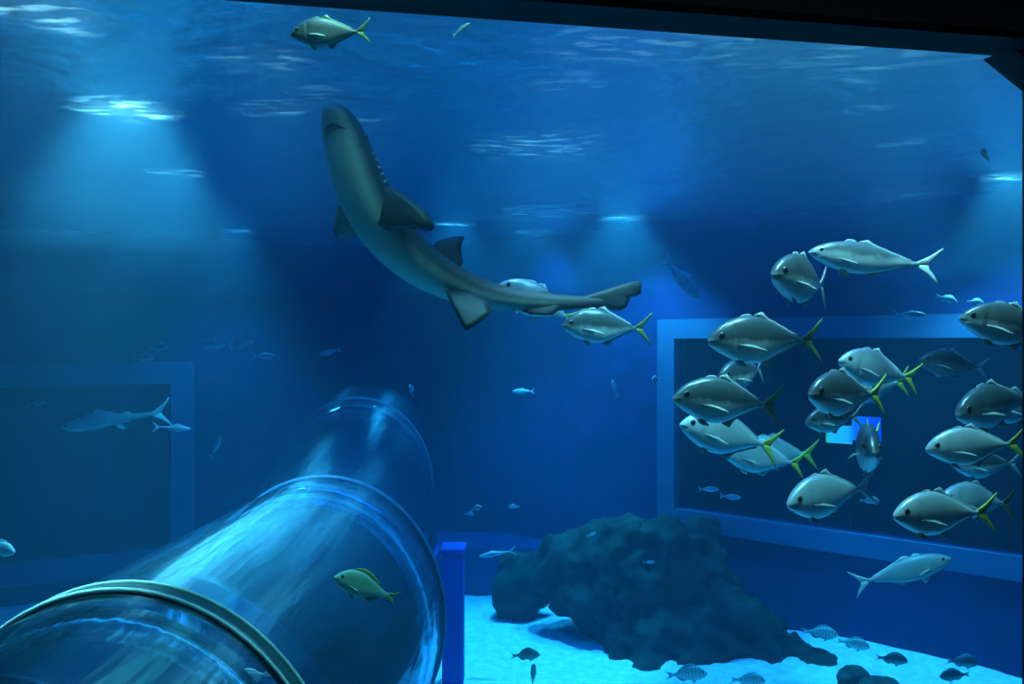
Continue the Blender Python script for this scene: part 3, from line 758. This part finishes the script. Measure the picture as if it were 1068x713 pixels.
# ------------------------------------------------------------------ the big shark
def shark():
    m, nt, out = mat('shark_skin')
    b = N(nt, 'ShaderNodeBsdfPrincipled', i_Roughness=.55)
    b.inputs['Specular IOR Level'].default_value = .25
    at_ = N(nt, 'ShaderNodeAttribute', attribute_name='back'); tc = N(nt, 'ShaderNodeTexCoord')
    ns = N(nt, 'ShaderNodeTexNoise', i_Scale=14., i_Detail=5.); nt.links.new(tc.outputs['Object'], ns.inputs['Vector'])
    ma = N(nt, 'ShaderNodeMath', operation='MULTIPLY_ADD'); ma.inputs[1].default_value = .25
    nt.links.new(ns.outputs['Fac'], ma.inputs[0]); nt.links.new(at_.outputs['Fac'], ma.inputs[2])
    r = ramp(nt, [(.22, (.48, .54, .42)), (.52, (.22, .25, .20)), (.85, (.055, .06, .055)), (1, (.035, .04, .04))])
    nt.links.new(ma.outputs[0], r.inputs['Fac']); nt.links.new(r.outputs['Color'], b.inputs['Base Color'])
    bp = N(nt, 'ShaderNodeBump', i_Strength=.15, i_Distance=.01); nt.links.new(ns.outputs['Fac'], bp.inputs['Height']); nt.links.new(bp.outputs['Normal'], b.inputs['Normal'])
    nt.links.new(b.outputs[0], out.inputs['Surface'])
    # px, py, depth, half width px, half depth px, underside darkness, with shade painted over the head
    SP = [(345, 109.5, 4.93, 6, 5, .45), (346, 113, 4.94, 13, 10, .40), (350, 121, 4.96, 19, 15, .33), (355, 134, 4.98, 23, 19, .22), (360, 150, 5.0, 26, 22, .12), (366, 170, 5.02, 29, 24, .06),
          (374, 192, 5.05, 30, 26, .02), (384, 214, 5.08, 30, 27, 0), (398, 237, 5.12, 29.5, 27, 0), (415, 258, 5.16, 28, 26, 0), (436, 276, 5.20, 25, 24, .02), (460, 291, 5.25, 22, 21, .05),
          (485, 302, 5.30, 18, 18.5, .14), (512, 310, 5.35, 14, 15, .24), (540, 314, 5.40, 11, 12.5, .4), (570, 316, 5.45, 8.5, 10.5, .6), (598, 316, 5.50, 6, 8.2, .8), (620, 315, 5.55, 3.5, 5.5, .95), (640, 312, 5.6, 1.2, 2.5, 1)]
    pts = [at(p[0], p[1], p[2]) for p in SP]
    K = len(SP)
    c0 = pts[8].copy(); root = empty('shark', c0)
    rings, backs, frames = [], [], []
    n = 32
    for i in range(K):
        T = (pts[min(i + 1, K - 1)] - pts[max(i - 1, 0)]).normalized()       # towards the tail
        k = i / (K - 1)
        V = Vector((-.50, -.74, -.35)).lerp(Vector((-.28, -.40, -.86)), min(1, k * 1.25))
        V = (V - T * V.dot(T)).normalized(); Lr = T.cross(V).normalized()
        s = SP[i][2] / F; a, bb = SP[i][3] * s, SP[i][4] * s
        frames.append((pts[i], T, V, Lr, a, bb))
        ring, bk = [], []
        for q in range(n):
            th = 2 * PI * q / n; c, sn = math.cos(th), math.sin(th)
            flat = .86 if sn > 0 else 1.0                                     # flatter belly than back
            ring.append(pts[i] + Lr * (a * math.copysign(abs(c) ** .92, c)) + V * (bb * flat * sn) - c0)
            x = .5 - .5 * sn                                                  # 0 on the belly, 1 on the back
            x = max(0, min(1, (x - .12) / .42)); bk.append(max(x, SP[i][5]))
        rings.append(ring); backs += bk
    mb = MB(); mb.loft(rings); 
    def withattr(mb, name, back):
        me = mb.mesh(name, m)
        at2 = me.attributes.new('back', 'FLOAT', 'POINT')
        for i_, v in enumerate(back): at2.data[i_].value = v
        return me
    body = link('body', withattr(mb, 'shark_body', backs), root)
    sub = body.modifiers.new('sub', 'SUBSURF'); sub.levels = sub.render_levels = 1
    def fin(name, pl, t, dark, tipdark=.9):
        mb = MB(); P = [at(*p) - c0 for p in pl]
        mb.pillow(P, t, None, .34)
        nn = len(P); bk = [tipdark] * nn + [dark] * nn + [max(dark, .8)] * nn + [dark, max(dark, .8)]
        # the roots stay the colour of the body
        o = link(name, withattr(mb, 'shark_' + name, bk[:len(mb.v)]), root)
        return o
    fin('pectoral_fin', [(396, 192, 5.0), (410, 196, 4.95), (427, 206, 4.90), (441, 217, 4.86), (450, 229, 4.83), (453.5, 238, 4.82), (449, 241, 4.83), (436, 239, 4.87), (420, 238, 4.91), (404, 240, 4.95), (393, 233, 4.97), (388, 212, 5.0)], .018, .92, 1)
    fin('pectoral_fin', [(360, 200, 5.06), (352, 216, 5.12), (348, 231, 5.17), (348, 243, 5.2), (353, 249.5, 5.22), (362, 249, 5.2), (374, 244, 5.15), (388, 240, 5.1), (384, 215, 5.05)], .016, .35, .75)
    fin('dorsal_fin', [(448, 262, 5.3), (456, 251, 5.33), (468, 247.5, 5.36), (480, 246, 5.38), (484.5, 246.5, 5.39), (482, 254, 5.38), (481, 263, 5.37), (483, 273, 5.35), (478, 284, 5.3), (462, 276, 5.28)], .014, .95, 1)
    fin('pelvic_fin', [(464, 303, 5.16), (470, 316, 5.10), (476, 328, 5.07), (482, 340, 5.05), (486, 345, 5.04), (494, 341, 5.05), (504, 333, 5.08), (513, 326, 5.12), (508, 312, 5.2), (486, 302, 5.2)], .013, .72, .95)
    fin('pelvic_fin', [(478, 298, 5.40), (490, 296, 5.46), (502, 300, 5.50), (508, 306, 5.5), (500, 310, 5.42)], .012, .8, .95)
    fin('second_dorsal_fin', [(548, 309, 5.44), (556, 305, 5.46), (565, 303.5, 5.47), (574, 303, 5.48), (573, 308, 5.48), (580, 312, 5.47), (565, 316, 5.45)], .010, .95, 1)
    fin('anal_fin', [(542, 318, 5.38), (545, 325, 5.37), (554, 328, 5.37), (566, 328.5, 5.38), (576, 328.5, 5.4), (582, 324, 5.42), (586, 317, 5.44), (564, 313, 5.42)], .010, .95, 1)
    fin('tail_fin', [(596, 312, 5.5), (613, 307.5, 5.53), (629, 303, 5.57), (642, 298.5, 5.6), (656, 294.5, 5.64), (667, 292.5, 5.67), (669.5, 296, 5.68), (668.5, 306, 5.67), (663, 309, 5.66), (660, 306, 5.65),
                     (657, 312, 5.64), (653, 321, 5.62), (646, 324, 5.6), (631, 322, 5.57), (612, 321, 5.53), (598, 320, 5.5)], .014, .95, 1)
    # gill slits along the right flank
    pc = frames
    mb = MB()
    for k in range(5):
        i = 4.9 + k * .36; i0 = int(i); fr = i - i0
        p, T, V, Lr, a, bb = [x.lerp(y, fr) if isinstance(x, Vector) else x + (y - x) * fr for x, y in zip(pc[i0], pc[i0 + 1])]
        sgn = 1 if (Lr.x > 0) else -1
        strip = []
        for q in range(6):
            th = math.radians(-32 + 4 * q)
            c = p + Lr * sgn * (a * math.cos(th) * 1.012) + V * (bb * math.sin(th) * 1.0) - c0
            o = (Lr * sgn * math.cos(th) + V * math.sin(th)) * .006
            strip.append([c - T * .009, c - T * .009 + o, c + T * .006 + o * .3, c + T * .006])
        mb.loft(strip)
    mb.build('gill_slits', M['slit'], root)
    # the mouth: a dark crescent under the snout
    p, T, V, Lr, a, bb = pc[3]
    mb = MB(); rr = []
    for q in range(13):
        x = -1 + 2 * q / 12; sg_ = 1 if Lr.x > 0 else -1
        p_, T_, V_, L_, a_, b_ = pc[3]
        y_ = .78 * x + .18; off = T_ * (.075 * x * x - .03)
        c = p_ + off + L_ * sg_ * (a_ * y_) + V_ * (b_ * .86 * math.sqrt(max(0, 1 - y_ ** 2))) - c0
        w = .008 * (1 - .6 * abs(x))
        rr.append([c - T_ * w - V_ * .02, c - T_ * w + V_ * .004, c + T_ * w + V_ * .004, c + T_ * w - V_ * .02])
    mb.loft(rr); mb.build('mouth', M['mouthline'], root)
    mb = MB()
    for sg in (1, -1):
        p_, T_, V_, L_, a_, b_ = pc[4]
        mb.ball(p_ + L_ * sg * a_ * .93 - V_ * b_ * .30 - c0, .016)
    for i_ in (0,): mb.build('eyes', M['pupil'], root)
    tag(root, 'large shark with pale belly seen from below, gliding up to the left', 'shark')
shark()

# ------------------------------------------------------------------ lights
def spot(px, py, d, h, width, power, col=(.75, .95, 1), blend=.6, r=.12):
    """A lamp h metres over the water; its beam enters at the given place, width metres across."""
    p = at(px, py, d); L = bpy.data.lights.new('tank_or_fill_lamp', 'SPOT'); L.energy = power; L.color = col
    L.spot_size = 2 * math.atan(width / 2 / h); L.spot_blend = blend; L.shadow_soft_size = r
    o = link('tank_or_fill_lamp', L); o.location = (p.x, p.y, SURF + h); return o
def area(loc, size, power, col, rot=(0, 0, 0), size_y=None):
    L = bpy.data.lights.new('fill_light', 'AREA'); L.energy = power; L.color = col; L.shape = 'RECTANGLE'; L.size = size; L.size_y = size_y or size
    o = link('fill_light', L); o.location = loc; o.rotation_euler = rot; return o

LC = (.58, .94, 1)
area((.6, 7.5, SURF + 2.5), 9, 560, (.02, .25, 1.), size_y=8)  # broad blue fill added above the water for ambient light
spot(45, 8, 4.5, 2.0, .7, 6200, LC)
spot(130, 118, 6.4, .5, .75, 2900, LC)
spot(185, 185, 8.8, .5, .6, 900, LC)
spot(248, 258, 13.4, .35, .6, 550, LC)
spot(650, 243, 12.0, .35, .75, 1500, LC)
spot(475, 244, 12.6, .35, .65, 900, LC)
spot(555, 265, 13.6, .5, .8, 500, LC)
spot(1055, 208, 9.0, .3, .55, 1500, LC)
spot(560, 150, 7.6, .9, 1.5, 500, LC)
spot(560, 227, 11.5, 3.5, 1.7, 6500, LC)
spot(950, 207, 10.0, 3.5, 1.2, 3800, LC)  # lamp added to brighten the right-hand sand
spot(640, 40, 5.0, 2.0, 1.0, 900, LC)
spot(275, 70, 5.3, 1.5, .6, 1000, LC)
spot(285, 110, 6.4, 1.5, .6, 1000, LC)
spot(330, 100, 6.0, 1.6, .6, 500, LC)  # added to draw highlight streaks along the tunnel
spot(370, 130, 6.8, 1.6, .6, 500, LC)  # second added lamp for the tunnel streaks
spot(590, 96, 5.8, 1.5, .8, 260, LC)  # small fill added for the trevally behind the shark's tail
spot(900, 80, 5.6, 1.5, .35, 600, LC)
spot(905, 115, 6.4, 1.5, .35, 600, LC)
spot(942, 155, 7.4, 1.2, .5, 600, LC)
spot(915, 12, 4.4, 1.6, 2.9, 1350, (.55, .98, .92), r=.35)  # wide fill added over the school to brighten and rim the fish
spot(400, -80, 3.6, 1.4, 2.0, 520, (.35, 1., .88), r=.4)  # fill added near the window to light the shark's belly
area((.3, -1.2, EYE + 1.4), .8, 5, (.4, .95, 1.), rot=(math.radians(75), 0, 0))  # dim fill added behind the camera to lift the window header

w = bpy.data.worlds.new('dark_hall'); sc.world = w; w.use_nodes = True
w.node_tree.nodes['Background'].inputs[0].default_value = (.002, .004, .006, 1)
w.node_tree.nodes['Background'].inputs[1].default_value = 1.0

# ------------------------------------------------------------------ camera and output
cam = bpy.data.cameras.new('camera'); cam.sensor_width = 36; cam.lens = F / 1068 * 36; cam.clip_end = 200
co = link('camera', cam); co.location = (0, 0, EYE); co.rotation_euler = (PI / 2, 0, 0); sc.camera = co
vs_ = sc.view_settings; vs_.view_transform = 'Standard'; vs_.look = 'None'; vs_.gamma = 1; vs_.use_curve_mapping = False
vs_.exposure = 0.0
cy = sc.cycles
cy.use_denoising = True
try: cy.denoiser = 'OPENIMAGEDENOISE'
except Exception: pass
cy.max_bounces = 8; cy.diffuse_bounces = 2; cy.glossy_bounces = 3; cy.transparent_max_bounces = 24; cy.volume_bounces = 1
cy.sample_clamp_indirect = 6; cy.caustics_reflective = False; cy.caustics_refractive = False
